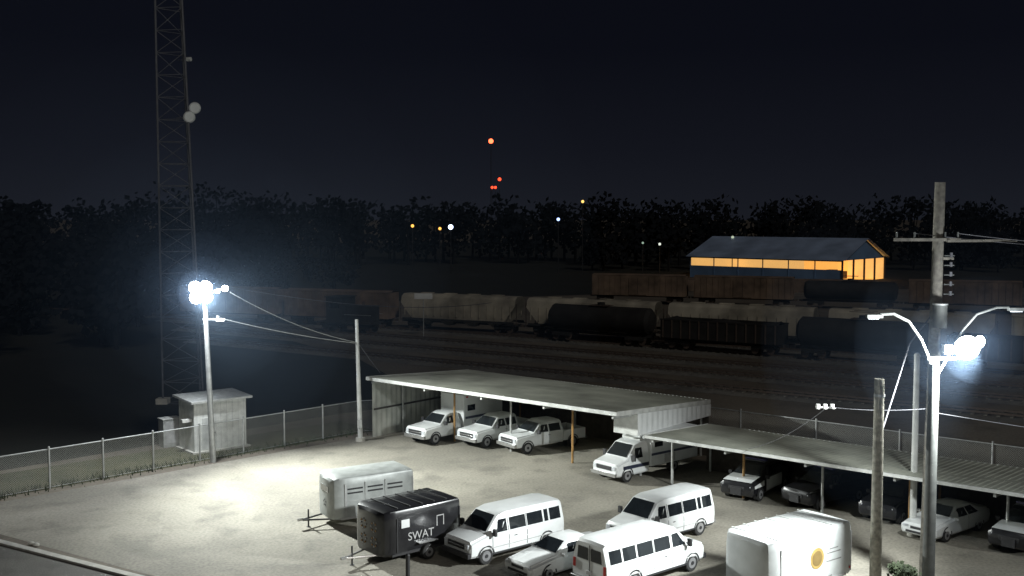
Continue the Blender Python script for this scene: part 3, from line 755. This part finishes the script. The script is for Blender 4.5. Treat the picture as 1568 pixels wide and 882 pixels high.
b.obj("weeds",smooth=False)

# ------------------------------------------------------------------ distant lights
def far_light(name,x,D,z,r,col,st,mast=True):
    e=empty(name,(x,D,0)); b=MB(); m=mat("lens_"+name+str(int(x))+str(int(z)),(.1,.1,.1),.5,emit=col,estr=st)
    b.sphere((0,0,z),r,m,10); b.obj("lamp_lens",e)
    if mast: c=MB(); c.cyl((0,.3*r,0),(0,.3*r,z+r),max(.12,r*.12),DARK,n=6); c.box((0,.2*r,z+r),(r,r*.4,r*.2),DARK); c.obj("mast",e)
REDC=(1,.06,.02)
far_light("beacon_tower",-23.3,1200,97,2.7,(1,.11,.04),5); far_light("beacon_tower",-13.8,1200,55,1.9,REDC,3)
far_light("beacon_tower",-22,1200,46,1.5,REDC,3); far_light("beacon_tower",-18.4,1200,46,1.5,REDC,3)
def fl(px,py,D,r,col,st):
    far_light("distant_yard_light",px,D,py,r,col,st)
fl(-25.8,12.3,280,.42,(1,.45,.08),2); fl(-18.7,11.6,280,.40,(1,.45,.08),2); fl(-15.9,12.0,280,.65,(.6,.72,1),5)
fl(12.0,14.0,280,.42,(.35,.5,1),3); fl(18.3,18.6,280,.38,(1,.6,.15),1.8); fl(36.7,7.9,268,.34,(.75,.8,.7),1.2); fl(32.5,8.2,268,.28,(.5,.7,.55),.6)
fl(54.8,9.6,268,.36,(.7,.8,.6),.7)

# ------------------------------------------------------------------ lights
def spot(name,loc,target,W,ang,col,r=.35,blend=.6):
    l=bpy.data.lights.new(name,'SPOT'); l.energy=W; l.spot_size=radians(ang); l.spot_blend=blend; l.color=col; l.shadow_soft_size=r
    o=bpy.data.objects.new(name,l); COL.objects.link(o); o.location=loc
    o.rotation_euler=(Vector(target)-Vector(loc)).to_track_quat('-Z','Y').to_euler(); return o
spot("floodlight_beam",(-18.5,63.6,10.3),(6,49,0),44000,138,(.95,1.0,.95),blend=1.0)
spot("floodlight_beam",(17.3,39.6,9.9),(-6,53,0),36000,138,(.95,1.0,.99),blend=1.0)
def point(name,loc,W,col,r=.3):
    l=bpy.data.lights.new(name,'POINT'); l.energy=W; l.color=col; l.shadow_soft_size=r
    o=bpy.data.objects.new(name,l); COL.objects.link(o); o.location=loc
point("floodlight_spill",(-18.6,64.0,10.5),7500,(.90,.96,1.0)); point("floodlight_spill",(17.4,39.8,10.2),1500,(.90,.96,1.0))
sun=bpy.data.lights.new("yard_fill",'SUN'); sun.energy=.36; sun.angle=radians(6); sun.color=(1,.95,.87)  # fill sun added to bring up the rail yard and trains
so=bpy.data.objects.new("yard_fill",sun); COL.objects.link(so); so.rotation_euler=(radians(52),0,radians(20))

# ------------------------------------------------------------------ lamp halo (scatter shells added to draw the glow round the lamps, thinning outward)
def halo_shell(c,R,dens):
    hm=bpy.data.materials.new("lamp_halo"); hm.use_nodes=True; nt=hm.node_tree; N=nt.nodes; N.remove(N["Principled BSDF"])
    vs=N.new("ShaderNodeVolumeScatter"); vs.inputs["Color"].default_value=(.48,.68,1,1); vs.inputs["Anisotropy"].default_value=0; vs.inputs["Density"].default_value=dens
    nt.links.new(vs.outputs[0],N["Material Output"].inputs["Volume"])
    bpy.ops.mesh.primitive_ico_sphere_add(subdivisions=4,radius=R,location=c); o=bpy.context.object; o.name="lamp_halo"; o.data.materials.append(hm)
for R,dn in ((24,.00013),(15,.00016),(9.5,.00020),(6,.00026),(3.6,.0004),(2.1,.0007),(1.3,.0018)):
    halo_shell((-18.6,64.0,10.5),R,dn)
for R,dn in ((8,.0002),(4.5,.0004),(2.6,.0009),(1.5,.0022)):
    halo_shell((17.4,39.8,10.2),R,dn)

# ------------------------------------------------------------------ world
W=bpy.data.worlds.new("World"); S.world=W; W.use_nodes=True; N=W.node_tree.nodes; L=W.node_tree.links; bg=N["Background"]
tc=N.new("ShaderNodeTexCoord"); sp=N.new("ShaderNodeSeparateXYZ"); L.new(tc.outputs["Generated"],sp.inputs[0])
cr=N.new("ShaderNodeValToRGB"); el=cr.color_ramp.elements
el[0].position=0.0; el[0].color=(.0095,.0108,.0155,1); el[1].position=.4; el[1].color=(.0024,.0028,.0054,1)
q=el.new(.06); q.color=(.0062,.0071,.0112,1); q=el.new(.15); q.color=(.0034,.004,.0072,1)
L.new(sp.outputs[2],cr.inputs["Fac"]); L.new(cr.outputs["Color"],bg.inputs["Color"]); bg.inputs["Strength"].default_value=1.0

cam=bpy.data.cameras.new("camera"); cam.lens=37.9; cam.sensor_width=36; cam.clip_end=6000; cam.clip_start=.1
co=bpy.data.objects.new("camera",cam); COL.objects.link(co); co.location=(0,0,15); co.rotation_euler=(radians(90-3.85),0,0)
S.camera=co
S.view_settings.view_transform='Standard'; S.view_settings.look='None'; S.view_settings.exposure=0
